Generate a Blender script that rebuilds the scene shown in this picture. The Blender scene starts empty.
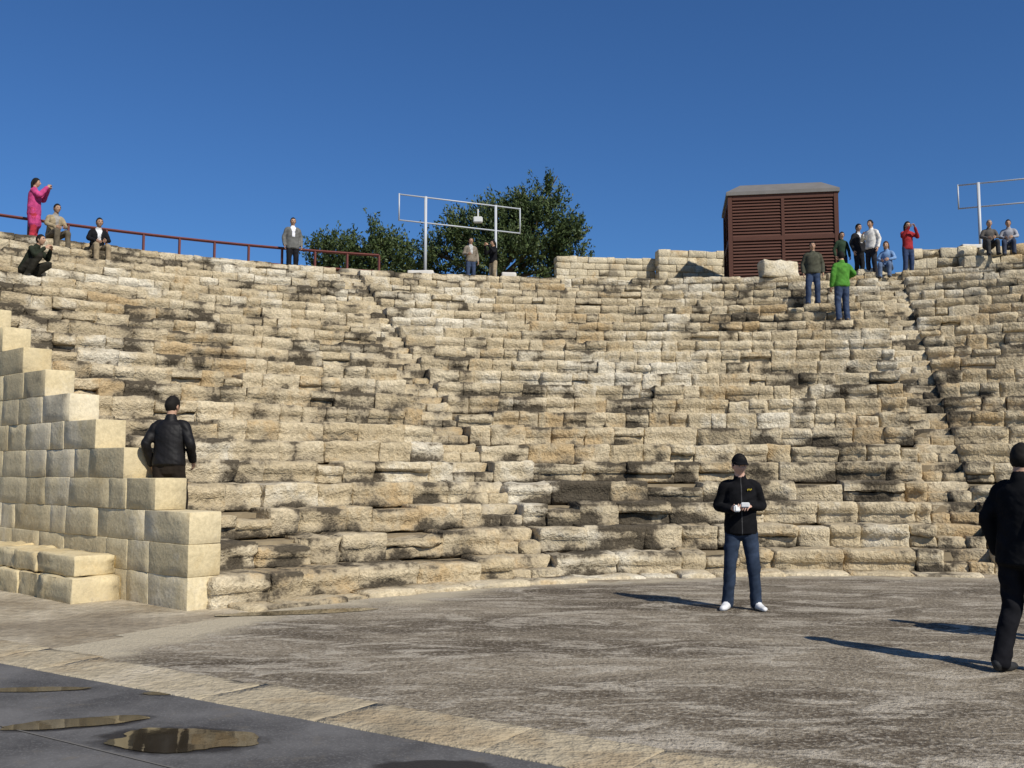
import bpy, math, random
import numpy as np
from mathutils import Vector, Matrix
from mathutils.bvhtree import BVHTree
random.seed(5); rng=np.random.default_rng(11)
scene=bpy.context.scene
scene.view_settings.view_transform='Standard'; scene.view_settings.look='None'; scene.view_settings.exposure=0
D2R=math.radians
CX,CY=3.8,5.0; R0=10.7; NR=22; RUN=16.34/NR; RISE=7.7/NR
TL,TR=D2R(-47.6),D2R(46)

# ---------------- utils
def vnoise(p,scale=1.0,seed=0):
    q=p*scale+seed*17.31; i=np.floor(q).astype(np.int64); f=q-i; f=f*f*(3-2*f)
    def h(a,b,c):
        n=(a*374761393+b*668265263+c*1274126177+seed*97463)&0xffffffff
        n=((n^(n>>13))*1274126177)&0xffffffff
        n=n^(n>>16); return (n&0xffff)/65535.0
    x,y,z=i[...,0],i[...,1],i[...,2]; fx,fy,fz=f[...,0],f[...,1],f[...,2]
    def L(a,b,t): return a+(b-a)*t
    return L(L(L(h(x,y,z),h(x+1,y,z),fx),L(h(x,y+1,z),h(x+1,y+1,z),fx),fy),
             L(L(h(x,y,z+1),h(x+1,y,z+1),fx),L(h(x,y+1,z+1),h(x+1,y+1,z+1),fx),fy),fz)

def new_mesh(name,verts,faces,mats=(),parent=None,smooth=True,attrs=None,midx=None):
    me=bpy.data.meshes.new(name)
    verts=np.asarray(verts,dtype=np.float32)
    if isinstance(faces,np.ndarray):
        n=len(faces);k=faces.shape[1]
        me.vertices.add(len(verts)); me.vertices.foreach_set('co',verts.ravel())
        me.loops.add(n*k); me.loops.foreach_set('vertex_index',faces.astype(np.int32).ravel())
        me.polygons.add(n); me.polygons.foreach_set('loop_start',np.arange(0,n*k,k,dtype=np.int32))
        me.update(calc_edges=True)
    else:
        me.from_pydata([tuple(map(float,v)) for v in verts],[],[tuple(int(i) for i in f) for f in faces])
    for m in mats: me.materials.append(m)
    if midx is not None: me.polygons.foreach_set('material_index',np.asarray(midx,dtype=np.int32))
    me.polygons.foreach_set('use_smooth',np.full(len(me.polygons),smooth))
    if attrs:
        for k,v in attrs.items():
            a=me.attributes.new(k,'FLOAT','POINT'); a.data.foreach_set('value',np.asarray(v,dtype=np.float32))
    me.update()
    ob=bpy.data.objects.new(name,me); scene.collection.objects.link(ob)
    if parent: ob.parent=parent
    return ob
def empty(name,loc=(0,0,0),yaw=0):
    e=bpy.data.objects.new(name,None); e.location=loc; e.rotation_euler=(0,0,yaw); scene.collection.objects.link(e); return e

class M:
    def __init__(s,name,rough=.9,spec=.2):
        s.m=bpy.data.materials.new(name); s.m.use_nodes=True; s.t=s.m.node_tree; s.b=s.t.nodes['Principled BSDF']
        s.b.inputs['Roughness'].default_value=rough; s.b.inputs['Specular IOR Level'].default_value=spec
        s.co=s.t.nodes.new('ShaderNodeTexCoord').outputs['Object']
    def put(s,inp,v):
        if isinstance(v,bpy.types.NodeSocket): s.t.links.new(v,inp)
        elif isinstance(v,(tuple,list)): inp.default_value=(*v[:3],1)
        else: inp.default_value=v
    def map(s,sc,rot=(0,0,0),src=None):
        n=s.t.nodes.new('ShaderNodeMapping'); n.inputs['Scale'].default_value=sc; n.inputs['Rotation'].default_value=rot
        s.t.links.new(src or s.co,n.inputs['Vector']); return n.outputs[0]
    def noise(s,sc,det=3,ro=.55,co=None,dist=0):
        n=s.t.nodes.new('ShaderNodeTexNoise'); n.inputs['Scale'].default_value=sc; n.inputs['Detail'].default_value=det
        n.inputs['Roughness'].default_value=ro; n.inputs['Distortion'].default_value=dist
        s.t.links.new(co or s.co,n.inputs['Vector']); return n.outputs[0]
    def ramp(s,f,stops):
        n=s.t.nodes.new('ShaderNodeValToRGB'); e=n.color_ramp.elements
        while len(e)<len(stops): e.new(.5)
        for a,(p,c) in zip(e,stops):
            a.position=p; a.color=(*c,1) if isinstance(c,tuple) else (c,c,c,1)
        s.t.links.new(f,n.inputs[0]); return n.outputs[0]
    def mix(s,f,a,b,bl='MIX'):
        n=s.t.nodes.new('ShaderNodeMix'); n.data_type='RGBA'; n.blend_type=bl
        s.put(n.inputs[0],f); s.put(n.inputs[6],a); s.put(n.inputs[7],b); return n.outputs[2]
    def mt(s,op,a,b=0.,clamp=False):
        n=s.t.nodes.new('ShaderNodeMath'); n.operation=op; n.use_clamp=clamp; s.put(n.inputs[0],a); s.put(n.inputs[1],b); return n.outputs[0]
    def attr(s,name):
        n=s.t.nodes.new('ShaderNodeAttribute'); n.attribute_name=name; return n.outputs['Fac']
    def col(s,c): s.put(s.b.inputs['Base Color'],c)
    def bump(s,h,st=.5,d=.02):
        n=s.t.nodes.new('ShaderNodeBump'); n.inputs['Strength'].default_value=st; n.inputs['Distance'].default_value=d
        s.t.links.new(h,n.inputs['Height']); s.t.links.new(n.outputs[0],s.b.inputs['Normal'])

def stone_mat(name,lo,hi,stain_shade=1.0,warm=(.47,.325,.16),pale=(.69,.63,.50),bump=.9,grey=.75,fine=.68,off=0.):
    m=M(name,.93,.12)
    r=m.attr('rnd'); pt=m.attr('patch'); sa=m.attr('stain_shade')
    n1=m.noise(4.5,4,.68); n2=m.noise(19,2,.65)
    f=m.mt('ADD',m.mt('MULTIPLY',r,.45),m.mt('MULTIPLY',n1,.55))
    c=m.mix(m.ramp(f,[(.2,0.),(.8,1.)]),lo,hi)
    q=m.mt('ADD',pt,m.mt('MULTIPLY',n1,.5))
    c=m.mix(m.ramp(q,[(.49,.65),(.62,0.)]),c,warm)
    c=m.mix(m.ramp(q,[(.78,0.),(.92,.8)]),c,pale)
    c=m.mix(1.0,c,m.ramp(n2,[(.3,fine),(.7,1.12)]),'MULTIPLY')
    if stain_shade>0:
        v=m.mt('ADD',sa,m.mt('MULTIPLY',n2,.26)); v=m.mt('ADD',v,m.mt('MULTIPLY',n1,.55))  # mask mixes weathering stains with shade painted along riser feet
        c=m.mix(m.ramp(v,[(.68+off,0.),(.84+off,grey*stain_shade)]),c,(.24,.195,.13))
        c=m.mix(m.ramp(v,[(.80+off,0.),(.90+off,.94*stain_shade)]),c,m.mix(n2,(.022,.019,.015),(.105,.085,.058)))
    m.col(c)
    h=m.mt('ADD',m.mt('MULTIPLY',n1,1.5),m.mt('MULTIPLY',n2,.9))
    m.bump(h,bump,.045)
    return m.m
S_SEAT=stone_mat('weathered_limestone',(.46,.37,.23),(.65,.555,.385),1.0,bump=.75,off=.012)
S_WALL=stone_mat('cut_limestone',(.54,.445,.265),(.64,.54,.345),.5,warm=(.53,.41,.22),pale=(.66,.58,.42),bump=.16,fine=.86,grey=.5,off=.05)
S_UP=stone_mat('pale_limestone',(.50,.42,.28),(.64,.56,.40),.6,bump=.6,off=.06)

# ---------------- blocks
def tmpl(nx,ny,nz):
    idx={};V=[];E=[];F=[]
    def c(i,n):
        if i==0: return -1.,1.
        if i==n: return 1.,1.
        return -1+2*(i-1)/(n-2),0.
    def g(i,j,k):
        if (i,j,k) not in idx:
            idx[(i,j,k)]=len(V); q=[c(i,nx),c(j,ny),c(k,nz)]; V.append([a[0] for a in q]); E.append([a[1] for a in q])
        return idx[(i,j,k)]
    for i in range(nx):
        for k in range(nz):
            F.append((g(i,0,k),g(i+1,0,k),g(i+1,0,k+1),g(i,0,k+1)))
            F.append((g(i,ny,k),g(i,ny,k+1),g(i+1,ny,k+1),g(i+1,ny,k)))
        for j in range(ny):
            F.append((g(i,j,nz),g(i+1,j,nz),g(i+1,j+1,nz),g(i,j+1,nz)))
            F.append((g(i,j,0),g(i,j+1,0),g(i+1,j+1,0),g(i+1,j,0)))
    for j in range(ny):
        for k in range(nz):
            F.append((g(nx,j,k),g(nx,j+1,k),g(nx,j+1,k+1),g(nx,j,k+1)))
            F.append((g(0,j,k),g(0,j,k+1),g(0,j+1,k+1),g(0,j+1,k)))
    return np.array(V),np.array(E),np.array(F)
def blocks(name,specs,mat,t=(8,4,6),frame=None,parent=None,seed=0,tilt=1.,prof=0.):
    """specs rows: a0,a1,b0,b1,z0,z1,round,amp,rnd,rel0,rel1 ; polar if frame None else (origin,axA,axB)"""
    T,E,F=tmpl(*t); S=np.array(specs,dtype=float); N=len(S)
    a0,a1,b0,b1,z0,z1,rr,amp,rnd,q0,q1=[S[:,i][:,None] for i in range(11)]
    bm=(b0+b1)/2
    hx=(a1-a0)/2*(bm if frame is None else 1); hy=(b1-b0)/2; hz=(z1-z0)/2
    H=np.stack([hx+0*T[None,:,0],hy+0*T[None,:,0],hz+0*T[None,:,0]],-1)
    jit=(rng.random((N,1,3))-.5)
    R=np.minimum(rr[...,None],H*.35)
    P=np.where(E[None]>.5,T[None]*H,T[None]*(H-1.4*R))
    inner=np.clip(P,-(H-R),H-R); d=P-inner
    ln=np.linalg.norm(d,axis=-1,keepdims=True)+1e-9; dn=d/ln
    P=inner+dn*R
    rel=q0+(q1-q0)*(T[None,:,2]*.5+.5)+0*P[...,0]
    if prof:
        f=np.interp(rel,[0,.2,.5,.66,1],[.8,1,.9,0,0])
        P[...,1]+=prof*(.35+1.1*rng.random((N,1)))*f*np.clip(-T[None,:,1],0,1)
    P[...,2]+=(P[...,0]*jit[...,0]*.035+P[...,1]*jit[...,1]*.04)*tilt
    P[...,1]+=P[...,0]*jit[...,2]*.06*tilt
    def world(P):
        if frame is None:
            r=bm+P[...,1]; th=(a0+a1)/2+P[...,0]/bm
            return np.stack([CX+r*np.sin(th),CY+r*np.cos(th),(z0+z1)/2+P[...,2]],-1)
        o,A,B=[np.array(v,dtype=float) for v in frame]
        return o+A*((a0+a1)/2+P[...,0])[...,None]+B*((b0+b1)/2+P[...,1])[...,None]+np.array([0,0,1.])*((z0+z1)/2+P[...,2])[...,None]
    W=world(P)
    e=(np.abs(d)>1e-6).sum(-1)-1
    Wn=W+(rnd*4.7)[...,None]
    disp=(vnoise(Wn,2.6,1)-.5)*.7+(vnoise(Wn,7,2)-.5)*.9+(vnoise(W,16,3)-.5)*.7
    chip=np.clip(vnoise(Wn,4.,4)-.45,0,1)*2
    disp=disp-np.clip(e,0,2)*chip*1.0
    P=P+dn*(disp*amp)[...,None]
    W=world(P)
    n=len(T)
    faces=(F[None]+(np.arange(N)*n)[:,None,None]).reshape(-1,4)
    low=np.interp(rel,[0,.25,.5,.62,.85,1.],[.19,.11,.05,-.05,-.01,.13])  # weights stain to riser edges; foot darkening also paints shade between the tiers
    stain_shade=.20*vnoise(W,.30,21)+.34*vnoise(W,1.1,22)+.50*vnoise(W*np.array([1,1,1.2]),3.1,23)-.27+low+(rnd-.5)*.14+.02*np.clip(1-W[...,2]/2.5,0,1)
    patch=.45*vnoise(W,.6,31)+.35*vnoise(W,2.,32)+.15*rnd
    return new_mesh(name,W.reshape(-1,3),faces,[mat],parent,True,{'rnd':np.repeat(S[:,8],n),'stain_shade':stain_shade.ravel(),'patch':patch.ravel()})

def ecc(th,k): return 1.3*math.sin(th)*(1-k/NR)
STAIRS=[D2R(-19.5),D2R(17.2)]
cavea=empty('stone_theatre_seating')
sp=[];st=[]
for k in range(NR):
    r=R0+RUN*k; w=.74
    cuts=[TL]
    for s in STAIRS:
        rr=r+ecc(s,k); cuts+= [s-w/2/rr,s+w/2/rr]
    cuts.append(TR)
    low=max(0,1-k/9)
    for a,b in ((cuts[0],cuts[1]),(cuts[2],cuts[3]),(cuts[4],cuts[5])):
        th=a
        while th<b-.004:
            wd=random.uniform(.32,.78) if k>6 else random.uniform(.4,1.1)
            t2=th+wd/r
            if b-t2<.28/r: t2=b
            tm=(th+t2)/2; rb=r+ecc(tm,k)
            fo=random.gauss(0,.012+.014*low); g=.0012/r
            ht=random.uniform(-.018,.008)
            if random.random()<.07+.09*low: ht-=random.uniform(.03,.12)
            if random.random()<.04+.05*low: fo+=random.uniform(.05,.14)
            amp=random.uniform(.022,.052)+.045*low*random.random(); rd=random.uniform(.009,.022)+.012*low
            z0=k*RISE-.04; z1=(k+1)*RISE+ht; rnd=random.random()
            if random.random()<.07+.12*low:
                zm=z0+(z1-z0)*random.uniform(.42,.62)
                sp.append((th+g,t2-g,rb+fo+.04,rb+RUN+.02,z0,zm-.002,rd,amp,rnd,0,.5))
                sp.append((th+g,t2-g,rb+fo,rb+RUN+.02,zm,z1,rd,amp,random.random(),.6,1))
            else: sp.append((th+g,t2-g,rb+fo,rb+RUN+.02,z0,z1,rd,amp,rnd,0,1))
            th=t2
    for s in STAIRS:
        rb=r+ecc(s,k); h=w/2/rb
        q=random.uniform(-.1,.1)*w/rb
        for (u0,u1) in ((-h,q),(q,h)):
            st.append((s+u0+.002/rb,s+u1-.002/rb,rb+.08+random.uniform(-.02,.03),rb+.47,k*RISE-.05,k*RISE+RISE*.5+random.uniform(-.03,.01),.02,.045,random.random(),0,1))
        st.append((s-h+.004/rb,s+h-.004/rb,rb+.43,rb+RUN+.09,k*RISE+.05,(k+1)*RISE-.02,.025,.05,random.random(),0,1))
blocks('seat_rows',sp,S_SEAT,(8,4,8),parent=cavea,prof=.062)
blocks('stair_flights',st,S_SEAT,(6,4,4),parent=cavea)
kb=[]; th=TL+.02
while th<TR:
    t2=th+random.uniform(.4,1.2)/R0; rb=R0+ecc((th+t2)/2,0)
    kb.append((th+.0005,t2-.0005,rb-random.uniform(.35,.62),rb+.05,-.12,random.uniform(.01,.07),.02,.05,random.random(),.4,.7)); th=t2
rim=[]; th=TL; RT=R0+RUN*NR
while th<TR:
    t2=th+random.uniform(.3,.8)/RT
    if random.random()<.7: rim.append((th,t2-.0005,RT+random.uniform(-.02,.06),RT+.5,NR*RISE-.1,NR*RISE+random.uniform(.01,.16),.03,.05,random.random(),.2,1))
    th=t2
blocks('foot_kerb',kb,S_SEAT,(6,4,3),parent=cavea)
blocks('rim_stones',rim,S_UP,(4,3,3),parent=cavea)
soil=M('packed_earth',.95,.1); nn=soil.noise(4,4,.6)
soil.col(soil.mix(nn,(.16,.12,.075),(.34,.28,.18))); soil.bump(nn,.6,.04)
ths=np.linspace(TL,TR,90); prof=[]
for k in range(NR):
    prof.append((R0+RUN*k+.46,k*RISE-.06)); prof.append((R0+RUN*k+.46,(k+1)*RISE-.06))
prof.append((RT+.6,NR*RISE-.06))
V=[];F=[]
for t in ths:
    for (r,z) in prof:
        rr=r+ecc(t,(r-R0)/RUN); V.append((CX+rr*math.sin(t),CY+rr*math.cos(t),z))
n=len(prof)
for i in range(len(ths)-1):
    for j in range(n-1): F.append((i*n+j,(i+1)*n+j,(i+1)*n+j+1,i*n+j+1))
new_mesh('earth_core',V,F,[soil.m],cavea,False)

# ---------------- hill behind
ZT=NR*RISE
def hill_z(r):
    return float(np.interp(r,[0,RT+.4,28.4,33.5,46,75,76],[ZT-.02,ZT-.02,ZT+.02,ZT+1.0,ZT+1.0,-.3,-.3]))
V=[];F=[];rs=[RT+.4,27.9,28.4,29.5,31,33.5,37,41,46,52,60,68,75]
ths=np.linspace(D2R(-49.3),D2R(60),100)
for t in ths:
    for r in rs:
        x,y=CX+r*math.sin(t),CY+r*math.cos(t)
        V.append((x,y,hill_z(r)+(.12*(vnoise(np.array([[x,y,0.]]),.7,5)[0]-.5) if r>28.5 else 0)))
n=len(rs)
for i in range(len(ths)-1):
    for j in range(n-1): F.append((i*n+j,(i+1)*n+j,(i+1)*n+j+1,i*n+j+1))
hm=M('dry_hill_soil',.95,.1); nn=hm.noise(2.5,5,.65)
hm.col(hm.mix(hm.ramp(nn,[(.35,0.),(.65,1.)]),(.16,.13,.07),(.40,.33,.21))); hm.bump(nn,.6,.05)
new_mesh('hill',V,F,[hm.m])

# ---------------- stepped retaining wall (ashlar)
dw=np.array([-.743,.669,0.]); dn_=np.array([.669,.743,0.])
o=np.array([-3.70,11.50,0.])
ws=[]; H0=.372
for j in range(22):
    start=0 if j<3 else (j-2)*.80
    if j<3: z0,z1=j*H0,(j+1)*H0
    else: z0,z1=3*H0+(j-3)*.385,3*H0+(j-2)*.385
    a=start; first=True
    while a<18.5:
        L=random.uniform(.7,1.05) if first else random.uniform(.38,1.25)
        first=False
        ws.append((a+.0008,a+L-.0008,random.uniform(-.005,.003),.42,z0+(0 if j else -.05),z1-.001,.006,.009,random.random(),.45,.75)); a+=L
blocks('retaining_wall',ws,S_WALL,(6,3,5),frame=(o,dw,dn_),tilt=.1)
pl=[]
for (z0,z1,pr) in ((-.05,.30,.62),(.302,.56,.55)):
    a=1.55 if z0<0 else 1.7
    while a<8:
        L=random.uniform(.6,1.3)
        pl.append((a+.001,a+L-.001,-pr+random.uniform(-.02,.02),-.012,z0,z1+random.uniform(-.02,.0),.012,.04,random.random(),.3,.7)); a+=L
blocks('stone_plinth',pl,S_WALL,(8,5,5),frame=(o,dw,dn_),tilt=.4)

# ---------------- upper walls & loose stones
def masonry(name,x0,y0,x1,y1,z,h,course,thick=.5,amp=.03):
    A=np.array([x1-x0,y1-y0,0.]); L=np.linalg.norm(A); A/=L; B=np.array([-A[1],A[0],0.]); S=[]
    nC=int(round(h/course))
    for j in range(nC):
        a=0
        while a<L-.05:
            w=random.uniform(.3,.75); e=min(a+w,L)
            if L-e<.2: e=L
            top=z+(j+1)*course+(random.uniform(-.03,.02) if j==nC-1 else 0)
            S.append((a+.002,e-.002,random.uniform(-.02,.02),thick,z+j*course,top-.002,.015,amp,random.random(),.4,.7)); a=e
    return blocks(name,S,S_UP,(4,3,3),frame=((x0,y0,0),A,B),tilt=.4)
masonry('stone_wall',1.7,37.6,5.6,38.2,8.3,1.5,.25)
masonry('stone_wall',5.62,37.6,8.6,38.0,8.3,1.75,.29)
masonry('stone_wall',12.6,31.3,16.9,30.4,7.65,1.0,.33,.7,.08)
def stone(name,x,y,z,sx,sy,sz,yaw=0,mat=None,amp=.07):
    A=np.array([math.cos(yaw),math.sin(yaw),0]); B=np.array([-math.sin(yaw),math.cos(yaw),0])
    return blocks(name,[(-sx/2,sx/2,-sy/2,sy/2,z,z+sz,.03,amp,random.random(),.4,.7)],mat or S_UP,(8,6,6),frame=((x,y,0),A,B))
stone('stone_block',8.45,31.2,7.68,1.15,.6,.52,.1)
stone('stone_block',11.6,31.6,7.68,1.0,.6,.35,-.2)
stone('stone_block',14.4,30.4,7.68,.8,.5,.5,-.3)
wp=M('white_concrete',.8,.2); wp.col(wp.mix(wp.noise(6),(.50,.47,.41),(.64,.61,.55)))

# ---------------- ground sheets
g=M('sandy_ground',.92,.15); a=g.noise(1.1,5,.65); b=g.noise(9,4,.65); c=g.noise(.35,3,.55)
col=g.mix(g.ramp(a,[(.35,0.),(.65,1.)]),(.28,.225,.15),(.52,.45,.33))
col=g.mix(g.ramp(c,[(.5,0.),(.64,.7)]),col,(.20,.16,.11)); col=g.mix(1.,col,g.ramp(b,[(.3,.7),(.7,1.15)]),'MULTIPLY')
g.col(col); g.bump(g.mt('ADD',g.mt('MULTIPLY',a,2.),b),.8,.05)
n=60; xs=np.sign(np.linspace(-1,1,n))*np.abs(np.linspace(-1,1,n))**4*3000
X,Y=np.meshgrid(xs,xs,indexing='ij'); V=np.stack([X.ravel(),Y.ravel()+8,0*X.ravel()],-1)
F=np.array([(i*n+j,(i+1)*n+j,(i+1)*n+j+1,i*n+j+1) for i in range(n-1) for j in range(n-1)])
new_mesh('ground',V,F,[g.m])
LP=np.array([1.34,5.52]); LD=np.array([.842,-.540]); LN=np.array([.540,.842])
def sheet_grid(s0,s1,t0,t1,ns,nt,z):
    ss=np.linspace(s0,s1,ns);tt=np.linspace(t0,t1,nt)
    V=[];F=[]
    for s in ss:
        for t in tt: p=LP+LD*s+LN*t; V.append((p[0],p[1],z))
    for i in range(ns-1):
        for j in range(nt-1): F.append((i*nt+j,(i+1)*nt+j,(i+1)*nt+j+1,i*nt+j+1))
    return np.array(V),F
V,F=sheet_grid(-11,22,0,16,200,100,.005)
d=np.hypot(V[:,0]-CX,V[:,1]-CY)
th=np.arctan2(V[:,0]-CX,V[:,1]-CY)
Rb=R0-.45+1.3*np.sin(th)
edge=Rb-d
wob=(vnoise(V,.9,9)-.5)*.9+(vnoise(V,3,8)-.5)*.3
keep=(edge+wob*.5)>0
F=[f for f in F if all(keep[i] for i in f)]
t_=((V[:,:2]-LP)@LN)
ed=np.minimum(edge+wob*.5,t_+ .42)
ed=np.minimum(ed,edge+wob-.2+np.clip((V[:,0]+0.)*.12,-.5,.3))
o_=M('orchestra_paving',.9,.2)
a=o_.noise(.55,5,.62,co=o_.map((.55,1.5,1),(0,0,.45)),dist=.6); b=o_.noise(26,3,.75); c=o_.noise(1.9,6,.76,co=o_.map((.6,1.35,1),(0,0,-.25)),dist=.9); e=o_.attr('edge')
col=o_.mix(o_.ramp(a,[(.40,0.),(.60,1.)]),(.10,.078,.052),(.27,.225,.16))
col=o_.mix(o_.ramp(c,[(.50,0.),(.60,.8)]),col,(.46,.405,.315))
col=o_.mix(o_.ramp(c,[(.34,.65),(.44,0.)]),col,(.07,.055,.038))
col=o_.mix(o_.ramp(b,[(.52,0.),(.66,.65)]),col,(.48,.425,.335))
col=o_.mix(o_.ramp(b,[(.34,.7),(.46,0.)]),col,(.055,.043,.03))
em=o_.ramp(o_.mt('ADD',e,o_.mt('MULTIPLY',o_.mt('SUBTRACT',c,.5),2.0)),[(.0,1.),(.5,0.)])
col=o_.mix(em,col,o_.mix(b,(.38,.32,.22),(.54,.47,.34)))
o_.col(col); o_.bump(o_.mt('ADD',b,o_.mt('MULTIPLY',c,1.5)),.9,.03)
new_mesh('orchestra_floor',V,F,[o_.m],None,True,{'edge':ed})
bs=[];s=-11.5
while s<14:
    w=random.uniform(.5,1.3); bs.append((s+.001,s+w-.001,-.60+random.uniform(-.01,.01),random.uniform(-.05,.05),-.15,.016+random.uniform(-.002,.003),.006,.012,.4+.2*random.random(),.5,.7)); s+=w
band=stone_mat('band_limestone',(.36,.30,.20),(.46,.39,.27),.4,warm=(.33,.25,.15),pale=(.52,.45,.33),bump=.7,fine=.8,off=.06)
blocks('stone_border',bs,band,(12,8,3),frame=((LP[0],LP[1],0),(LD[0],LD[1],0),(LN[0],LN[1],0)),tilt=0)
PUD=[(-1.97,6.02,.41,.24,-.15),(-2.73,6.42,.38,.12,.35),(-3.45,7.38,.34,.07,.1),(-2.53,7.25,.10,.05,0),(-.42,5.5,.27,.1,0)]
V,F=sheet_grid(-14,22,-14,-.60,260,130,.012)
wet=np.full(len(V),9.)
for (px,py,ra,rb,ya) in PUD:
    dx,dy=V[:,0]-px,V[:,1]-py; c_,s_=math.cos(ya),math.sin(ya)
    u=(dx*c_+dy*s_)/ra; v_=(-dx*s_+dy*c_)/rb; wet=np.minimum(wet,np.sqrt(u*u+v_*v_))
p_=M('dark_stage_paving',.9,.15)
a=p_.noise(1.3,5,.65); b=p_.noise(60,2,.6); w=p_.attr('wet')
col=p_.mix(p_.ramp(a,[(.35,0.),(.65,1.)]),(.068,.065,.063),(.14,.134,.128))
col=p_.mix(p_.ramp(b,[(.52,0.),(.70,.5)]),col,(.19,.185,.175))
col=p_.mix(p_.ramp(p_.noise(4,5,.7),[(.57,0.),(.70,.4)]),col,(.17,.145,.11))
wm=p_.ramp(p_.mt('MULTIPLY',p_.mt('ADD',w,p_.mt('MULTIPLY',p_.noise(6,3),.7)),.5),[(.72,1.),(.86,0.)])
col=p_.mix(wm,col,(.028,.025,.022))
p_.col(col); p_.put(p_.b.inputs['Roughness'],p_.ramp(wm,[(0.,.92),(1.,.5)])); p_.bump(b,.35,.008)
new_mesh('stage_paving',V,F,[p_.m],None,True,{'wet':wet})
jm=M('joint_filler',.9,.1); jm.col((.15,.14,.125))
for t in (-1.75,-3.1,-4.5):
    V=[];
    for s in (-13,8):
        for dt in (0,.014):
            p=LP+LD*s+LN*(t+dt); V.append((p[0],p[1],.0165))
    new_mesh('paving_joint',V,[(0,1,3,2)],[jm.m],None,False)
def puddle(x,y,ra,rb,ya,col,z=.017,seed=0):
    m=M('puddle_water',.03,.5); m.col(m.mix(m.noise(5),col,tuple(c*.5 for c in col))); m.b.inputs['IOR'].default_value=1.33
    m.bump(m.noise(9,2),.03,.01)
    N=96; V=[(x,y,z)]
    for ring in (.4,.75,1.):
        for i in range(N):
            a=2*math.pi*i/N; q=np.array([[math.cos(a)*1.3+seed*5,math.sin(a)*1.3,seed]])
            rr=ring*(.72+.5*vnoise(q,1.2,3)[0]+.22*vnoise(q,4,4)[0]); u=math.cos(a)*ra*rr; v=math.sin(a)*rb*rr
            V.append((x+u*math.cos(ya)-v*math.sin(ya),y+u*math.sin(ya)+v*math.cos(ya),z))
    F=[(0,1+i,1+(i+1)%N) for i in range(N)]
    for r in range(2):
        b0=1+r*N
        for i in range(N): F.append((b0+i,b0+N+i,b0+N+(i+1)%N,b0+(i+1)%N))
    new_mesh('puddle',V,F,[m.m],None,True)
for i,(px,py,ra,rb,ya) in enumerate(PUD[:4]):
    puddle(px,py,ra,rb,ya,(.11,.082,.045) if i else (.045,.036,.024),seed=i+1)
puddle(-2.35,11.35,.8,.16,.3,(.15,.12,.07),z=.012,seed=11)

# ---------------- lofts
def catmull(P,sub):
    P=np.asarray(P,float); out=[]; n=len(P)
    for i in range(n-1):
        p0=P[max(i-1,0)];p1=P[i];p2=P[i+1];p3=P[min(i+2,n-1)]
        for s in range(sub):
            t=s/sub; out.append(.5*((2*p1)+(-p0+p2)*t+(2*p0-5*p1+4*p2-p3)*t*t+(-p0+3*p1-3*p2+p3)*t**3))
    out.append(P[-1]); return np.array(out)
def loft(C,RU,RV=None,side=(1,0,0),seg=18,sub=4,round_=True):
    C=np.asarray(C,float); RU=np.asarray(RU,float); RV=RU if RV is None else np.asarray(RV,float)
    D=catmull(np.column_stack([C,RU,RV]),sub) if len(C)>2 or sub>1 else np.column_stack([C,RU,RV])
    C,RU,RV=D[:,:3],np.abs(D[:,3]),np.abs(D[:,4])
    if round_:
        t0=C[0]-C[1]; t0/=np.linalg.norm(t0)+1e-9; t1=C[-1]-C[-2]; t1/=np.linalg.norm(t1)+1e-9
        q0=min(RU[0],RV[0])*(.25 if round_=='flat' else 1); q1=min(RU[-1],RV[-1])
        C=np.vstack([C[0]+t0*q0*.75,C[0]+t0*q0*.45,C,C[-1]+t1*q1*.45,C[-1]+t1*q1*.75])
        RU=np.r_[RU[0]*.4,RU[0]*.82,RU,RU[-1]*.82,RU[-1]*.4]; RV=np.r_[RV[0]*.4,RV[0]*.82,RV,RV[-1]*.82,RV[-1]*.4]
    T=np.gradient(C,axis=0); T/=np.linalg.norm(T,axis=1,keepdims=True)+1e-9
    s=np.asarray(side,float); U=s-(T@s)[:,None]*T; U/=np.linalg.norm(U,axis=1,keepdims=True)+1e-9
    W=np.cross(T,U); a=np.linspace(0,2*np.pi,seg,endpoint=False)
    V=(C[:,None]+U[:,None]*(RU[:,None]*np.cos(a))[...,None]+W[:,None]*(RV[:,None]*np.sin(a))[...,None]).reshape(-1,3)
    n=len(C); F=[]
    for i in range(n-1):
        for j in range(seg): F.append((i*seg+j,i*seg+(j+1)%seg,(i+1)*seg+(j+1)%seg,(i+1)*seg+j))
    F.append(tuple(range(seg-1,-1,-1))); F.append(tuple((n-1)*seg+j for j in range(seg)))
    return V,F
def join(parts):
    V=[];F=[];L=[];o=0
    for v,f,l in parts:
        V.append(v); F+= [tuple(i+o for i in q) for q in f]; L+=[l]*len(f); o+=len(v)
    return np.vstack(V),F,L
def remesh(V,F,vox,smooth=2):
    ob=new_mesh('tmp',V,F); m=ob.modifiers.new('r','REMESH'); m.mode='VOXEL'; m.voxel_size=vox
    if smooth: s=ob.modifiers.new('s','SMOOTH'); s.factor=.5; s.iterations=smooth
    dg=bpy.context.evaluated_depsgraph_get(); dg.update()
    me=bpy.data.meshes.new_from_object(ob.evaluated_get(dg))
    n=len(me.vertices); co=np.empty(n*3,np.float32); me.vertices.foreach_get('co',co)
    nr=np.empty(n*3,np.float32); me.vertices.foreach_get('normal',nr)
    fs=[tuple(p.vertices) for p in me.polygons]
    old=ob.data; bpy.data.objects.remove(ob); bpy.data.meshes.remove(old); bpy.data.meshes.remove(me)
    return co.reshape(-1,3).astype(float),fs,nr.reshape(-1,3)

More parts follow.
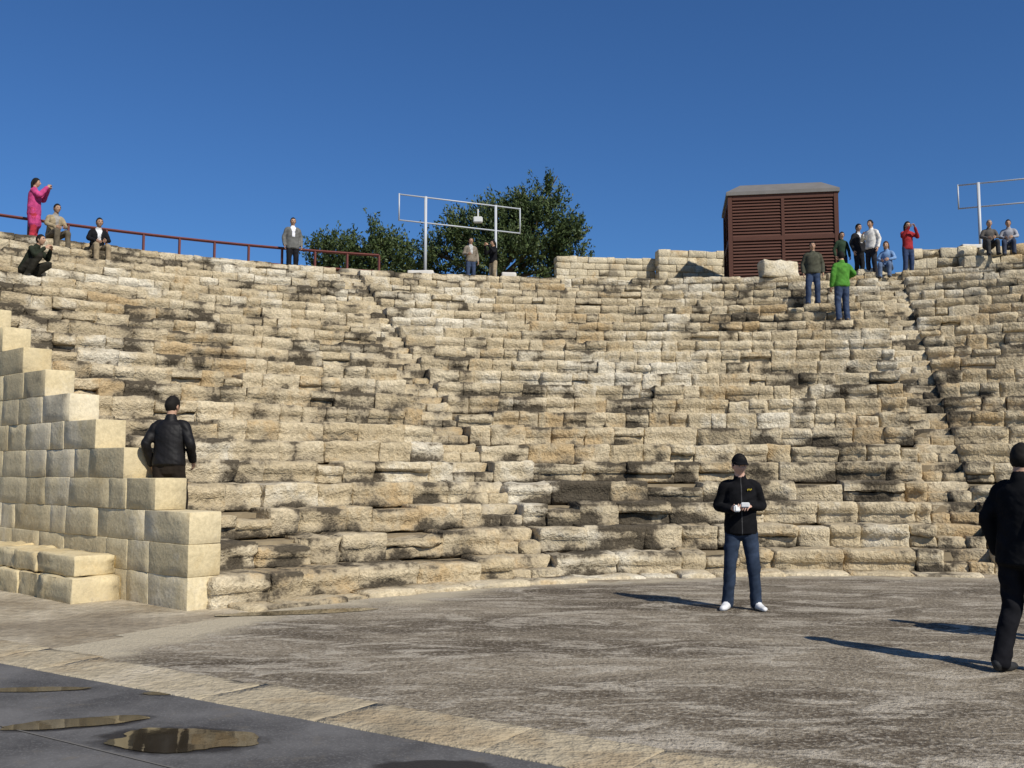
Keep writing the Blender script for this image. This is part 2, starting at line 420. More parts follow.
CM={}
def cmat(col,kind='cloth'):
    key=(tuple(col),kind)
    if key in CM: return CM[key]
    r={'cloth':.92,'skin':.6,'hair':.75,'leather':.6,'eye':.25}.get(kind,.8)
    m=M(kind+'_material',r,{'cloth':.06,'leather':.22,'hair':.15}.get(kind,.3))
    if kind=='eye': m.col(col)
    else:
        f=m.noise(9,3,.6); dark=tuple(c*.75 for c in col); lite=tuple(min(1,c*1.2) for c in col)
        if kind=='skin': dark=tuple(c*.85 for c in col); lite=tuple(c*1.08 for c in col)
        m.col(m.mix(m.ramp(f,[(.35,0.),(.65,1.)]),dark,lite))
        m.bump(m.noise(26,3),.3 if kind in('cloth','leather') else .12,.008)
    CM[key]=m.m; return m.m
def sph(c,r,nu=16,nv=10,rot=None):
    V=[];F=[]
    for j in range(nv+1):
        p=math.pi*j/nv
        for i in range(nu):
            a=2*math.pi*i/nu; V.append((math.sin(p)*math.cos(a),math.sin(p)*math.sin(a),math.cos(p)))
    for j in range(nv):
        for i in range(nu): F.append((j*nu+i,(j+1)*nu+i,(j+1)*nu+(i+1)%nu,j*nu+(i+1)%nu))
    V=np.array(V)*np.array(r)
    if rot is not None: V=V@np.array(rot).T
    return V+np.array(c),F

def head_mesh(par,s,c,yaw,pitch,roll,skin,hair,hairkind,cap,glasses):
    nu,nv=56,40; U,F=sph((0,0,0),(1,1,1),nu,nv); d=U.copy()
    P=d*np.array([.077,.098,.120]); x,y,z=P.T; zn=z/.120
    low=np.clip(-zn,0,1)
    x=x*(1-.30*low**1.3); y=np.where(y<0,y*(1-.38*low),y*(1-.10*low)); 
    g=lambda v,c,w: np.exp(-((v-c)/w)**2)
    fr=np.clip(d[:,1]*2,0,1)
    y=y+fr*(.024*g(x,0,.011)*np.clip(g(z,-.028,.020)+.45*g(z,-.006,.018),0,1.1)-.009*g(np.abs(x),.031,.015)*g(z,.004,.012)+.005*g(z,.024,.010)*g(x,0,.05)
       +.006*g(x,0,.022)*g(z,-.062,.008)+.009*g(x,0,.024)*g(z,-.100,.014)+.004*g(np.abs(x),.045,.02)*g(z,-.02,.02))
    P=np.column_stack([x,y,z])
    isl=(fr>.5)&(np.abs(z+.062)<.0075)&(np.abs(x)<.024)
    line=np.interp(y,[-.1,-.03,.02,.06,.1],[-.075,-.055,-.015,.062,.066])
    ish=z>line
    push=np.where(ish,.015 if hairkind!='short' else .009,0.)
    nz=vnoise(P,55,3)-.5
    P=P+d*(push+np.where(ish,nz*.007,0))[:,None]
    fl=[]
    for f in F:
        h=sum(ish[i] for i in f); l=sum(isl[i] for i in f); fl.append(1 if h>=2 else (2 if l>=3 else 0))
    V=[P]; FF=list(F); o=len(P)
    def add(v,f,mi):
        nonlocal o
        V.append(v); FF.extend([tuple(i+o for i in q) for q in f]); fl.extend([mi]*len(f)); o+=len(v)
    for sg in (-1,1):
        v,f=sph((sg*.078,-.008,-.010),(.009,.019,.031),12,8); add(v,f,0)
        v,f=sph((sg*.031,.0805,.003),(.0115,.0095,.0058),12,8); add(v,f,3)
        v,f=sph((sg*.031,.0875,.003),(.0058,.004,.0055),10,6); add(v,f,4)
        v,f=loft([(sg*.016,.094,.018),(sg*.033,.0935,.022),(sg*.050,.082,.017)],[.0035,.004,.002],sub=3,seg=8); add(v,f,1)
    if hairkind=='long':
        v,f=loft([(0,-.03,.07),(0,-.075,.0),(0,-.085,-.10),(0,-.09,-.20),(0,-.085,-.27)],[.07,.088,.088,.075,.035],[.05,.045,.04,.032,.02],seg=20); add(v,f,1)
    if cap:
        v,f=sph((0,0,0),(.089,.110,.126),40,24)
        v[:,2]=np.maximum(v[:,2],.034)
        v=v+np.array([0,-.004,.004]); add(v,f,5)
        bv=[];bf=[];n=20
        for r_,dz in ((.0,0),(.5,-.004),(1.,-.014)):
            for i in range(n+1):
                a=math.pi*i/n
                bx=math.cos(a)*.076; by=.050*math.sin(a)**.8+.050+r_*.062*math.sin(a)**.6; bv.append((bx,by,.050+dz-.018*abs(math.cos(a))**2))
        m0=len(bv)
        bv+= [(a_,b_,c_-.005) for a_,b_,c_ in bv]
        for q in range(2):
            for i in range(n):
                A=q*(n+1)+i; B=A+n+1; bf.append((A,A+1,B+1,B)); bf.append((m0+A,m0+B,m0+B+1,m0+A+1))
        for i in range(n): A=2*(n+1)+i; bf.append((A,A+1,m0+A+1,m0+A))
        add(np.array(bv),bf,5)
        v,f=sph((0,-.004,.130),(.007,.007,.004),8,6); add(v,f,5)
    R=np.array((Matrix.Rotation(yaw,3,'Z')@Matrix.Rotation(-pitch,3,'X')@Matrix.Rotation(roll,3,'Y')))
    W=(np.vstack(V)@R.T)*s+np.array(c)
    mats=[cmat(skin,'skin'),cmat(hair,'hair'),cmat((.30,.12,.09),'skin'),cmat((.55,.52,.48),'eye'),cmat((.015,.012,.01),'eye'),cmat(cap or (.02,.02,.02),'cloth')]
    return new_mesh('head',W,FF,mats,par,True,midx=fl)

def hand_parts(w,d,n,sd,s=1.,curl=.45):
    w=np.array(w,float); d=np.array(d,float); d/=np.linalg.norm(d); n=np.array(n,float); n=n-d*(n@d); n/=np.linalg.norm(n); sd_=np.cross(d,n); 
    if sd_@np.array(sd,float)<0: sd_=-sd_
    P=[]; 
    def L(pts,ru,rv=None): v,f=loft(pts,np.array(ru)*s,None if rv is None else np.array(rv)*s,side=sd_,seg=10,sub=3); P.append((v,f,'s'))
    L([w-d*.03*s,w+d*.02*s,w+d*.06*s,w+d*.088*s],[.026,.032,.041,.038],[.020,.016,.014,.011])
    for i,l in enumerate((.072,.080,.074,.058)):
        p=w+d*(.083-(.006 if i==3 else 0))*s+sd_*(.0305-.0203*i)*s; pts=[p]; fan=sd_*(.06-.04*i)
        for k,(fr,an) in enumerate(((.45,.5),(.3,1.35),(.25,2.0))):
            a=curl*an; q=d*math.cos(a)+n*math.sin(a)+fan; q/=np.linalg.norm(q); p=p+q*l*fr*s; pts.append(p)
        L(pts,[.0095,.009,.0082,.0068])
    p=w+d*.022*s+sd_*.026*s; q=d*.62+sd_*.62+n*.35; q/=np.linalg.norm(q); p2=p+q*.035*s; q2=d*.85+sd_*.25+n*.45; q2/=np.linalg.norm(q2)
    L([p,p2,p2+q2*.028*s,p2+q2*.05*s],[.014,.011,.0098,.0075])
    return P

def person(name,pos,yaw,H=1.74,J=None,top=(.03,.03,.03),pants=(.03,.03,.035),shoes=(.02,.02,.02),skin=(.42,.25,.16),hair=(.012,.010,.008),
           near=False,female=False,shirt=None,headang=(0,0,0),hairkind='short',cap=None,glasses=False,hem=.07,kind='cloth',curl=.45,palm=None,handdir=None,fat=1.,skirt=None,zipc=None):
    par=empty(name,pos,yaw); s=H/1.76
    j=dict(pelvis=(0,0,.96),chest=(0,.0,1.27),neck=(0,-.015,1.475),head=(0,.02,1.635),
      eR=(.255,-.04,1.15),wR=(.255,.05,.90),eL=(-.255,-.04,1.15),wL=(-.255,.05,.90),
      kR=(.105,.03,.52),aR=(.11,-.02,.09),kL=(-.105,.03,.52),aL=(-.11,-.02,.09),tR=(.25,1),tL=(-.25,1),tw=0.)
    if J: j.update(J)
    A={k:np.array(v,float) if not isinstance(v,float) else v for k,v in j.items()}
    tw=j['tw']; side=np.array([math.cos(tw),math.sin(tw),0]); up=A['neck']-A['chest']; up/=np.linalg.norm(up)
    sw=.150 if female else .168
    parts=[]
    def L(C,ru,rv=None,side_=None,lab='top',**k):
        v,f=loft(C,ru,rv,side=side if side_ is None else side_,seg=k.get('seg',24),sub=k.get('sub',5),round_=k.get('rd',True)); parts.append((v,f,lab)); return v
    p,c,n,h=A['pelvis'],A['chest'],A['neck'],A['head']
    ax=(c-p)/np.linalg.norm(c-p)
    L([p-ax*hem,p,p+(c-p)*.42,c-up*.02,c+(n-c)*.50,n-up*.055,n-up*.015],
      np.array([.186,.184,.176,.182,.180,.135,.07])*fat*(.90 if female else 1),np.array([.140,.138,.130,.134,.118,.088,.066])*fat,rd='flat')
    L([p-ax*.10,p-ax*.02,p+ax*.08],[.15,.158,.145],[.110,.118,.105],lab='pants')
    if skirt:
        pm=(A['kR']+A['kL'])/2; L([p-ax*.02,p-ax*.15,pm+np.array([0,0,.02])],[.17,.19,.21],[.145,.155,.16],lab='top')
    L([n-up*.03,n+up*.020],[.080,.070],[.078,.068],lab='top',sub=2)
    L([n-up*.03,n+(h-n)*.35,h-np.array([0,.012,.05])],[.058,.056,.055],[.06,.058,.058],lab='skin')
    hands=[]
    for S,sg in (('R',1),('L',-1)):
        sh=n-up*.085+side*sg*sw; e=A['e'+S]; w=A['w'+S]
        pn=np.cross(e-sh,w-e); 
        if np.linalg.norm(pn)<.004: pn=np.cross(e-sh,np.array([0,1.,.1]))
        if np.linalg.norm(pn)<.004: pn=np.array([0,0,1.])
        pn/=np.linalg.norm(pn)
        L([sh-side*sg*.07+up*.022,sh-side*sg*.01,sh+(e-sh)*.22,sh+(e-sh)*.6,e,e+(w-e)*.5,w],np.array([.055,.066,.066,.060,.055,.051,.044])*fat,side_=pn,lab='top',sub=6)
        hd=(w-e)/np.linalg.norm(w-e)
        if handdir and S in handdir: hd=np.array(handdir[S],float)
        pm=np.array((palm or {}).get(S,(-sg*1.,.25,0)),float)
        ts=(0,.8,.4) if abs(hd[2])>.5 else (-sg*.4,0,1)
        hands+=hand_parts(w+hd*.012,hd,pm,ts,1.0,curl)
        hp=p-ax*.05+side*sg*.085; k_=A['k'+S]; a_=A['a'+S]
        L([hp+ax*.05,hp,hp+(k_-hp)*.5,k_,k_+(a_-k_)*.45,a_+(k_-a_)*.10,a_+(k_-a_)*-.06],np.array([.085,.096,.088,.074,.070,.066,.068])*fat,side_=side,lab='pants',sub=6)
        t=np.array([A['t'+S][0],A['t'+S][1],0.]); t/=np.linalg.norm(t); sd=np.array([t[1],-t[0],0]); b=np.array([a_[0],a_[1],a_[2]-.09])
        v,f=loft([b-t*.065+[0,0,.05],b-t*.03+[0,0,.055],b+t*.04+[0,0,.052],b+t*.11+[0,0,.036],b+t*.175+[0,0,.030]],[.036,.040,.043,.048,.034],[.045,.05,.048,.034,.026],side=sd,seg=20,sub=4)
        v[:,2]=np.maximum(v[:,2],b[2]+.001); parts.append((v,f,'shoe'))
    V,F,Lb=join(parts)
    tree=BVHTree.FromPolygons([tuple(v) for v in V],F)
    V2,F2,N2=remesh(V,F,.009 if near else .017,3)
    labs=['top','pants','skin','shoe','shirt']; mi=[]
    for f in F2:
        cc=np.mean([V2[i] for i in f],axis=0)
        lab=Lb[tree.find_nearest(Vector(cc))[2]]
        if shirt and lab=='top' and cc[1]>p[1]+.02 and abs(cc[0]-c[0])<.035+.25*max(0,cc[2]-c[2]) and cc[2]>c[2]-.12 : lab='shirt'
        if zipc and lab=='top' and cc[1]>p[1]+.05 and abs(cc[0]-c[0])<.006: lab='shirt'
        mi.append(labs.index(lab))
    amp=.009
    q=V2*np.array([1,1,2.2])+np.array([0,0,1.])*V2[:,[0]]*1.3
    dsp=((vnoise(q,7,5)-.5)*1.7+(vnoise(q,19,6)-.5)*.5)*amp
    V2=V2+N2*dsp[:,None]
    new_mesh('body',V2*s,F2,[cmat(top,kind),cmat(pants),cmat(skin,'skin'),cmat(shoes,'leather'),cmat(shirt or zipc or top)],par,True,midx=mi)
    hv,hf,_=join(hands)
    if near: hv,hf,_n=remesh(hv,hf,.0032,2)
    new_mesh('hands',hv*s,hf,[cmat(skin,'skin')],par,True)
    head_mesh(par,s,h*s,headang[0],headang[1],headang[2],skin,hair,hairkind,cap,glasses)
    return par
def box(name,c,sz,mat,par,yaw=0,bev=.004,rotx=0):
    import bmesh
    bm=bmesh.new(); bmesh.ops.create_cube(bm,size=1); bmesh.ops.scale(bm,vec=sz,verts=bm.verts)
    if bev: bmesh.ops.bevel(bm,geom=bm.edges[:],offset=bev,segments=2,affect='EDGES')
    me=bpy.data.meshes.new(name); bm.to_mesh(me); bm.free(); me.materials.append(mat)
    ob=bpy.data.objects.new(name,me); scene.collection.objects.link(ob); ob.location=c; ob.rotation_euler=(rotx,0,yaw); ob.parent=par; return ob

def at(b,r):
    a=b*b+1; bb=-2*(b*CX+CY); c=CX*CX+CY*CY-r*r; Y=(-bb+math.sqrt(bb*bb-4*a*c))/(2*a); return b*Y,Y
def seat(b,k,off=.4):
    r=R0+RUN*k+off
    x,y=at(b,r); th=math.atan2(x-CX,y-CY); r+=ecc(th,k); x,y=at(b,r); return (x,y,(k+1)*RISE-.01)
def on_hill(b,r):
    x,y=at(b,r); return (x,y,hill_z(r))
def face_cam(x,y,off=0): return math.atan2(y,x)+math.pi/2+off
JEAN=(.045,.065,.115)
mp=(2.64,11.58,.004)
m=person('man_in_cap',mp,face_cam(mp[0],mp[1],.12),1.79,dict(
   pelvis=(0,0,.955),chest=(.0,.0,1.27),neck=(0,.01,1.475),head=(.01,.06,1.63),
   eR=(.245,-.04,1.16),wR=(.12,.18,1.12),eL=(-.245,-.05,1.16),wL=(-.09,.18,1.17),
   kR=(.13,.03,.52),aR=(.16,-.02,.09),kL=(-.125,.05,.52),aL=(-.155,.0,.09),tR=(.5,1),tL=(-.45,1)),
   top=(.009,.009,.010),pants=(.030,.043,.070),shoes=(.68,.68,.67),skin=(.58,.36,.27),near=True,headang=(.25,.22,0),cap=(.009,.009,.010),curl=.75,
   palm={'R':(-.4,.0,.8),'L':(.3,.0,-.6)},handdir={'R':(-.55,.75,.1),'L':(.5,.8,0)},hem=.10,zipc=(.06,.06,.06))
wm_=M('white_plastic',.35,.4); wm_.col((.78,.78,.76)); 
box('paper_cup',(.075,.285,1.165),(.075,.05,.075),wm_.m,m,.4,.012)
box('camera_body',(-.02,.30,1.205),(.095,.03,.055),wm_.m,m,-.2,.008)
ym=M('chest_logo_print',.8,.1); ym.col((.40,.31,.04))
for i in range(4):
    box('logo',(-.070-.014*i,.130-.004*i,1.37+.006*(i%2)),(.009,.006,.020-.004*(i%2)),ym.m,m,.15,0)
person('man_in_black_jacket',(4.08,8.05,.004),math.radians(-62),1.82,dict(
   pelvis=(0,0,.955),chest=(0,.02,1.27),neck=(0,.02,1.475),head=(0,.05,1.63),
   eR=(.25,-.04,1.16),wR=(.24,.10,.94),eL=(-.25,-.06,1.16),wL=(-.24,.04,.90),
   kR=(.10,.12,.52),aR=(.10,.14,.09),kL=(-.10,.0,.51),aL=(-.10,-.16,.09),tR=(.1,1),tL=(-.1,1)),
   top=(.010,.010,.011),pants=(.011,.011,.013),shoes=(.03,.03,.03),skin=(.45,.27,.18),near=True,headang=(.35,.0,0),hem=.14,fat=1.06)
person('bystander_man',(5.32,9.2,.004),math.radians(30),1.76,None,top=(.03,.05,.09),pants=(.02,.02,.03))
person('man_in_leather_jacket',(-4.36,12.68,2*RISE-.01),face_cam(-4.27,12.68,math.pi-.35),1.86,dict(
   chest=(0,.02,1.27),neck=(0,.03,1.475),head=(0,.07,1.635),
   eR=(.265,-.03,1.17),wR=(.24,.14,.98),eL=(-.265,-.05,1.17),wL=(-.25,.10,.94),kR=(.12,.14,.56),aR=(.12,.10,.20)),
   top=(.009,.008,.008),pants=(.026,.020,.015),near=True,headang=(-.3,.1,0),kind='leather',hem=.04,fat=1.06)
SIT=dict(pelvis=(0,0,.10),chest=(0,.06,.40),neck=(0,.11,.60),head=(0,.16,.755),eR=(.25,.14,.33),wR=(.13,.34,.25),eL=(-.25,.14,.33),wL=(-.12,.34,.27),
         kR=(.14,.44,.12),aR=(.14,.46,-.26),kL=(-.14,.44,.12),aL=(-.14,.48,-.26),tR=(.1,1),tL=(-.1,1))
CROUCH=dict(pelvis=(0,-.06,.26),chest=(0,.10,.55),neck=(0,.18,.73),head=(0,.25,.87),eR=(.25,.28,.50),wR=(.12,.42,.66),eL=(-.25,.28,.50),wL=(-.10,.42,.66),
         kR=(.18,.36,.50),aR=(.15,.06,.09),kL=(-.18,.36,.36),aL=(-.15,-.02,.09))
PHOTO=dict(eR=(.25,.16,1.25),wR=(.10,.30,1.50),eL=(-.25,.16,1.25),wL=(-.09,.30,1.50))
B=lambda px:(px-512)/995
p=on_hill(B(25),27.5); 
person('woman_in_pink_coat',(p[0],p[1],ZT+.0),math.radians(-75),1.88,PHOTO,top=(.46,.06,.18),pants=(.40,.04,.06),shoes=(.05,.03,.03),female=True,hairkind='long',hem=.16,skirt=True,headang=(0,-.05,0),fat=1.2)
x,y,z=seat(B(45),21,.45); person('seated_man',(x,y,ZT+.08),face_cam(x,y,.5),1.88,SIT,top=(.30,.24,.15),pants=(.12,.10,.07),shirt=(.3,.28,.25))
x,y,z=seat(B(90),20,.40); person('seated_man',(x,y,z+.02),face_cam(x,y,.3),1.88,SIT,top=(.012,.012,.014),pants=(.28,.22,.14),shirt=(.6,.6,.6))
x,y,z=seat(B(22),16,.45); person('crouching_man',(x,y,z-.03),face_cam(x,y,1.0),1.85,CROUCH,top=(.025,.03,.02),pants=(.03,.028,.022),headang=(0,-.1,0))
p=on_hill(B(289),28.0); person('man_in_suit',p,face_cam(p[0],p[1],.2),1.84,None,top=(.13,.13,.12),pants=(.015,.015,.017),shirt=(.65,.66,.7),hem=.15,fat=1.1)
p=on_hill(B(470),31.2); person('man_in_jeans',p,face_cam(p[0],p[1],.3),1.80,dict(eR=(.25,-.03,1.15),wR=(.16,.18,1.12)),top=(.20,.17,.13),pants=JEAN,shirt=(.4,.4,.38))
p=on_hill(B(493),31.2); person('woman_in_black',p,face_cam(p[0],p[1],-.9),1.74,PHOTO,top=(.012,.012,.014),pants=(.30,.24,.16),female=True,hairkind='long')
x,y,z=seat(B(817),17,.40); person('man_in_olive_shirt',(x,y,z),face_cam(x,y,.1),1.88,dict(kR=(.13,.06,.53),aR=(.15,.04,.09)),top=(.07,.07,.05),pants=JEAN,fat=1.08)
x,y,z=seat(B(846),15,.38); person('man_in_green_shirt',(x,y,z),face_cam(x,y,math.pi+.5),1.95,dict(eR=(.30,-.05,1.2),wR=(.22,.14,1.12)),top=(.075,.22,.035),pants=JEAN,shoes=(.1,.08,.06),fat=1.08)
p=on_hill(B(864),27.9); person('man_in_dark_jacket',p,face_cam(p[0],p[1],.8),1.90,None,top=(.02,.02,.022),pants=(.02,.02,.022),shirt=(.5,.5,.5))
p=on_hill(B(877),27.4); person('man_in_white_shirt',p,face_cam(p[0],p[1],-.6),1.90,dict(eR=(.27,.05,1.18),wR=(.12,.24,1.28)),top=(.62,.60,.55),pants=(.03,.03,.035))
p=on_hill(B(847),27.9); person('woman_with_dark_hair',p,face_cam(p[0],p[1],.4),1.66,None,top=(.03,.05,.03),pants=(.03,.03,.04),female=True,hairkind='long')
x,y,z=seat(B(893),21,.5); person('seated_woman',(x,y,ZT+.12),face_cam(x,y,-.2),1.75,SIT,top=(.15,.25,.42),pants=(.10,.14,.22),female=True,hair=(.06,.03,.015),hairkind='long')
p=on_hill(B(914),27.7); person('woman_in_red',p,face_cam(p[0],p[1],.5),1.82,PHOTO,top=(.30,.03,.035),pants=(.04,.06,.12),female=True,hairkind='long')
x,y=at(B(996),27.6); person('seated_man',(x,y,ZT+.75),face_cam(x,y,.3),1.7,SIT,top=(.10,.09,.08),pants=(.05,.05,.05),hair=(.2,.19,.18))
x,y=at(B(1017),27.8); person('seated_man',(x,y,ZT+.75),face_cam(x,y,0),1.7,SIT,top=(.30,.30,.32),pants=(.05,.06,.09))

# ---------------- railing
rm=M('red_brown_paint',.5,.3); rm.col(rm.mix(rm.noise(8),(.11,.035,.027),(.17,.055,.042)))
rail=empty('metal_railing')
parts=[]
def th_of(b,r): x,y=at(b,r); return math.atan2(x-CX,y-CY)
t0=th_of(B(-160),28.3); t1=th_of(B(377),28.3); nP=14
pt=lambda t,z:(CX+28.3*math.sin(t),CY+28.3*math.cos(t),z)
for i in range(nP+1):
    t=t0+(t1-t0)*i/nP
    v,f=loft([pt(t,ZT-.1),pt(t,ZT+.90)],[.042,.042],side=(1,0,0),seg=4,sub=1,round_=False); parts.append((v,f,0))
for z in (ZT+.90,ZT+.36):
    c=[pt(t0+(t1-t0)*i/60,z) for i in range(61)]
    v,f=loft(c,[.045]*61,side=(0,0,1),seg=4,sub=1,round_=False); parts.append((v,f,0))
V,F,_=join(parts); new_mesh('rails',V,F,[rm.m],rail,False)

# ---------------- lighting frames
def frame(name,xa,ya,xb,yb,zt,hh,posts,zb):
    e=empty(name); wmat=M('galvanised_paint',.45,.5); wmat.col((.44,.46,.48)); P=[]
    def q(f,z): return (xa+(xb-xa)*f,ya+(yb-ya)*f,z)
    def tube(a,b,r):
        v,f=loft([a,b],[r,r],side=(0,1,0),seg=10,sub=1,round_=False); P.append((v,f,0))
    tube(q(0,zt),q(1,zt),.026); tube(q(0,zt-hh),q(1,zt-hh),.026); tube(q(0,zt+.03),q(0,zt-hh-.03),.026); tube(q(1,zt+.03),q(1,zt-hh-.03),.026)
    for f_,r in posts: tube(q(f_,zt+.03),q(f_,zb),r)
    V,F,_=join(P); new_mesh('tubes',V,F,[wmat.m],e,True); return e,q
e,q=frame('lighting_frame',-4.0,34.6,.30,36.6,11.35,.93,((.21,.055),(.79,.05)),8.0)
lm=M('lamp_housing',.4,.5); lm.col((.60,.60,.57))
c=q(.64,10.75); box('floodlight',c,(.34,.2,.22),lm.m,e,0,.03); box('lamp_bracket',(c[0],c[1]+.05,c[2]+.25),(.05,.05,.32),lm.m,e,0,.005)
stone('concrete_base',-3.15,34.0,8.0,.9,.5,.45,0,wp.m,.01)
stone('concrete_base',-.1,33.6,7.95,.5,.4,.36,0,wp.m,.01)
e,q=frame('lighting_frame',15.65,34.2,19.9,32.4,11.55,.83,((.14,.055),(.8,.05)),8.2)
stone('concrete_base',15.1,32.2,8.2,.8,.5,.75,0,wp.m,.01)

# ---------------- booth with louvres
bw=M('brown_louvre_paint',.65,.2); bw.col(bw.mix(bw.noise(5,4,.6,co=bw.map((1,1,12))),(.065,.027,.018),(.115,.050,.034)))
bd=M('booth_dark_interior',.9,.1); bd.col((.02,.012,.01))
rf=M('grey_roof_sheet',.6,.3); rf.col(rf.mix(rf.noise(3),(.13,.12,.11),(.20,.19,.175)))
bo=empty('louvred_booth',(9.42,34.6,7.95),math.radians(-9)); W,Dp,Hb=3.62,3.0,3.0
box('core',(0,0,Hb/2),(W-.16,Dp-.16,Hb-.02),bd.m,bo,0,0)
parts=[]
def bx(c,s,l=0):
    v=np.array([(x,y,z) for x in(-.5,.5) for y in(-.5,.5) for z in(-.5,.5)])*np.array(s)+np.array(c)
    parts.append((v,[(0,1,3,2),(4,6,7,5),(0,4,5,1),(2,3,7,6),(0,2,6,4),(1,5,7,3)],l))
for sx in (-1,1):
    for sy in (-1,1): bx((sx*(W/2-.06),sy*(Dp/2-.06),Hb/2),(.14,.14,Hb))
def side(axis,sgn,width,off):
    zs=((.12,1.42),(1.56,2.84)); iw=width-.28
    for (z0,z1) in ((.0,.12),(1.42,1.56),(2.84,Hb)):
        c=(0,sgn*off,(z0+z1)/2) if axis=='x' else (sgn*off,0,(z0+z1)/2); s=(iw,.1,z1-z0) if axis=='x' else (.1,iw,z1-z0); bx(c,s)
    for (z0,z1) in zs:
        bx((0,sgn*off,(z0+z1)/2) if axis=='x' else (sgn*off,0,(z0+z1)/2),(.1,.098,z1-z0) if axis=='x' else (.098,.1,z1-z0))
        for cc in (-1,1):
            cw=iw/2-.05; cx=cc*(.05+cw/2); nS=12
            for i in range(nS):
                z=z0+(i+.5)*(z1-z0)/nS; h=(z1-z0)/nS*.45
                v=[]
                for u in (-cw/2,cw/2):
                    for (o_f,zz) in ((.045,-h),(.055,-h),(.0,h),(-.01,h)):
                        if axis=='x': v.append((cx+u,sgn*(off-.02+o_f),z+zz))
                        else: v.append((sgn*(off-.02+o_f),cx+u,z+zz))
                parts.append((np.array(v),[(0,1,5,4),(1,2,6,5),(2,3,7,6),(3,0,4,7),(0,3,2,1),(4,5,6,7)],0))
for sg in (-1,1): side('x',sg,W,Dp/2-.05); side('y',sg,Dp,W/2-.05)
V,F,_=join(parts); new_mesh('louvred_walls',V,F,[bw.m],bo,False)
a,b_=W/2+.06,Dp/2+.06; a2,b2=W/2-.45,Dp/2-.55
V=[(-a,-b_,Hb),(a,-b_,Hb),(a,b_,Hb),(-a,b_,Hb),(-a,-b_,Hb+.12),(a,-b_,Hb+.12),(a,b_,Hb+.12),(-a,b_,Hb+.12),(-a2,-b2,Hb+.50),(a2,-b2,Hb+.50),(a2,b2,Hb+.50),(-a2,b2,Hb+.50)]
F=[(3,2,1,0),(0,1,5,4),(1,2,6,5),(2,3,7,6),(3,0,4,7),(4,5,9,8),(5,6,10,9),(6,7,11,10),(7,4,8,11),(8,9,10,11)]
new_mesh('hip_roof',V,F,[rf.m],bo,False)

# ---------------- trees
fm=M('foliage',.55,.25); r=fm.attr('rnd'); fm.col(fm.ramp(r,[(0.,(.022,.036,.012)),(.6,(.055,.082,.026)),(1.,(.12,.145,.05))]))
bk=M('bark',.9,.1); bk.col(bk.mix(bk.noise(12),(.05,.038,.025),(.13,.10,.07)))
def tree(name,base,lobes,nleaf,seed):
    R=np.random.default_rng(seed); e=empty(name,base)
    P=[]
    hub=np.array([0,0,1.1])
    v,f=loft([(0,0,-.3),(.06,0,.4),(.0,.05,.8),hub],[.26,.2,.17,.15],seg=10); P.append((v,f,0))
    for (c,rad) in lobes:
        c=np.array(c,float); mid=hub+(c-hub)*.5+R.normal(0,.15,3)
        v,f=loft([hub,mid,c,c+(c-hub)*.25],[.12,.08,.045,.02],side=(0,1,.3),seg=8); P.append((v,f,0))
        for q in range(5):
            dd=R.normal(0,1,3); dd/=np.linalg.norm(dd); dd[2]=abs(dd[2])
            v,f=loft([c*.8+hub*.2,c+dd*np.array(rad)*.5,c+dd*np.array(rad)*.95],[.04,.025,.01],side=(.3,.7,.5),seg=6,sub=2); P.append((v,f,0))
    V,F,_=join(P); new_mesh('trunk_and_limbs',V,F,[bk.m],e,True)
    vol=np.array([np.prod(r_)**.75 for c,r_ in lobes]); vol/=vol.sum()
    per=26; nc=nleaf//per; li=R.choice(len(lobes),nc,p=vol)
    C=np.array([lobes[i][0] for i in li],float); RR=np.array([lobes[i][1] for i in li],float)
    d=R.normal(0,1,(nc,3)); d/=np.linalg.norm(d,axis=1,keepdims=True)
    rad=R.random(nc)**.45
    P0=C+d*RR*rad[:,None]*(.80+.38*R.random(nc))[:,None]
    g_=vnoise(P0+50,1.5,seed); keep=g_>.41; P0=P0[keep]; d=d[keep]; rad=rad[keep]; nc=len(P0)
    ax=d*.7+R.normal(0,.35,(nc,3))+np.array([0,0,.75]); ax/=np.linalg.norm(ax,axis=1,keepdims=True)
    L=(.35+.7*R.random(nc))
    t=R.random((nc,per)); pos=P0[:,None]+ax[:,None]*(t*L[:,None])[...,None]+R.normal(0,.055,(nc,per,3))
    ld=ax[:,None]*.9+R.normal(0,.55,(nc,per,3)); ld/=np.linalg.norm(ld,axis=-1,keepdims=True)
    sd=np.cross(ld,R.normal(0,1,(nc,per,3))); sd/=np.linalg.norm(sd,axis=-1,keepdims=True)
    ll=(.11+.09*R.random((nc,per,1))); ww=ll*.20
    q=np.stack([pos-ld*ll*.5,pos+sd*ww,pos+ld*ll*.5,pos-sd*ww],2).reshape(-1,3)
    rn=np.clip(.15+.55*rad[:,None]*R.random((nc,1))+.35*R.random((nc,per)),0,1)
    new_mesh('crown',q,np.arange(len(q)).reshape(-1,4),[fm.m],e,False,{'rnd':np.repeat(rn.ravel(),4)})
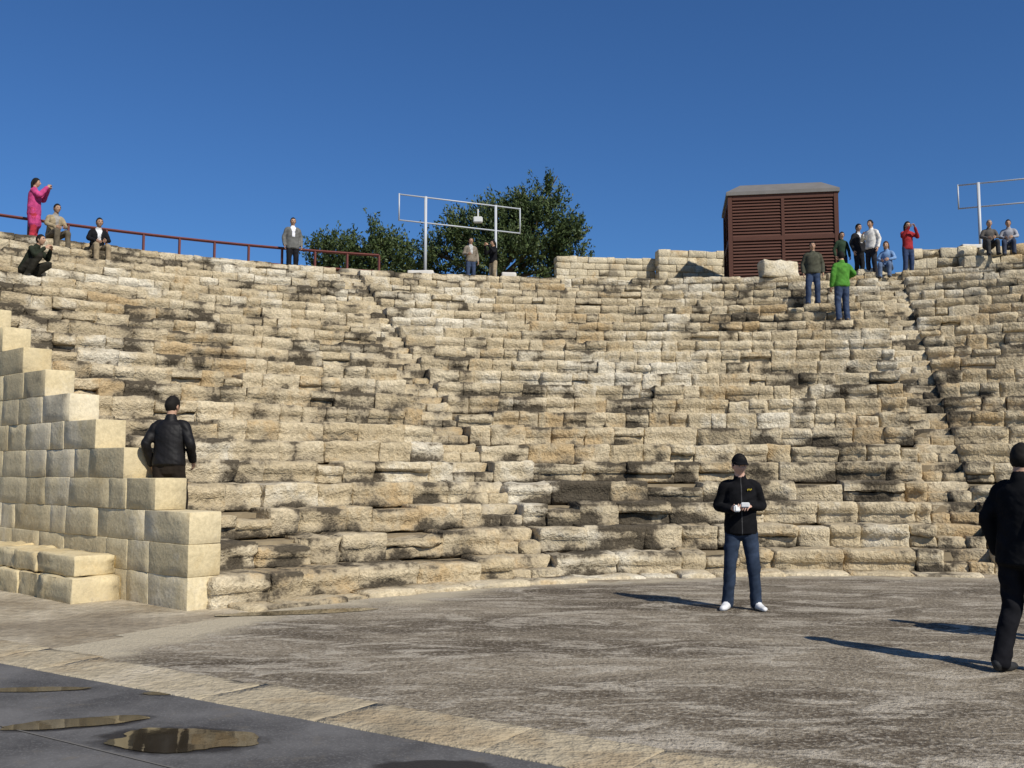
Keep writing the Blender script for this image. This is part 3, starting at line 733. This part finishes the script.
tree('evergreen_tree',(-.75,41.5,8.3),[((2.0,0,3.4),(1.3,1.4,1.5)),((.5,.2,3.6),(1.1,1.3,1.0)),((-.9,-.2,2.9),(1.2,1.3,1.1)),((-2.3,0,2.4),(1.1,1.2,1.0)),((2.9,.1,2.0),(.9,1.1,1.2)),((.6,-.5,1.9),(1.8,1.3,1.2)),((-3.2,.3,1.6),(.8,.8,.7)),((1.0,0,4.3),(.45,.5,.5)),((2.15,0,4.85),(.45,.5,.6)),((3.2,0,3.0),(.5,.8,.8))],66000,3)
tree('evergreen_tree',(-6.6,41.5,8.3),[((-.9,0,2.2),(1.0,1,.8)),((.5,0,2.6),(1.0,1.0,1.0)),((1.5,.2,2.0),(.8,.8,1.0)),((-1.6,0,1.2),(.7,.8,.7)),((0.1,0,1.1),(1.8,1,.8))],30000,5)

# ---------------- light, sky, camera
S=Vector((.62,-.785,0)).normalized()*math.cos(D2R(41)); S.z=math.sin(D2R(41))
sun=bpy.data.lights.new('sun','SUN'); sun.energy=5.0; sun.angle=D2R(.53); sun.color=(1,.945,.85)
so=bpy.data.objects.new('sun',sun); scene.collection.objects.link(so); so.rotation_euler=S.to_track_quat('Z','Y').to_euler(); so.location=(20,-20,30)
w=bpy.data.worlds.new('World'); scene.world=w; w.use_nodes=True; nt=w.node_tree; bg=nt.nodes['Background']
sk=nt.nodes.new('ShaderNodeTexSky'); sk.sky_type='NISHITA'; sk.sun_disc=False; sk.sun_elevation=D2R(41); sk.sun_rotation=math.atan2(S.x,S.y)
sk.altitude=300; sk.air_density=1.0; sk.dust_density=.3; sk.ozone_density=3.0
mx=nt.nodes.new('ShaderNodeMix'); mx.data_type='RGBA'; mx.blend_type='MULTIPLY'; mx.inputs[0].default_value=1; mx.inputs[7].default_value=(.46,.79,1.18,1)
nt.links.new(sk.outputs[0],mx.inputs[6]); nt.links.new(mx.outputs[2],bg.inputs[0]); bg.inputs[1].default_value=.08
cam=bpy.data.cameras.new('camera'); cam.sensor_width=36; cam.lens=995/1024*36; cam.clip_end=8000; cam.clip_start=.1
co=bpy.data.objects.new('camera',cam); scene.collection.objects.link(co); co.location=(0,0,1.6); co.rotation_euler=(math.radians(90+4.94),0,0)
scene.camera=co
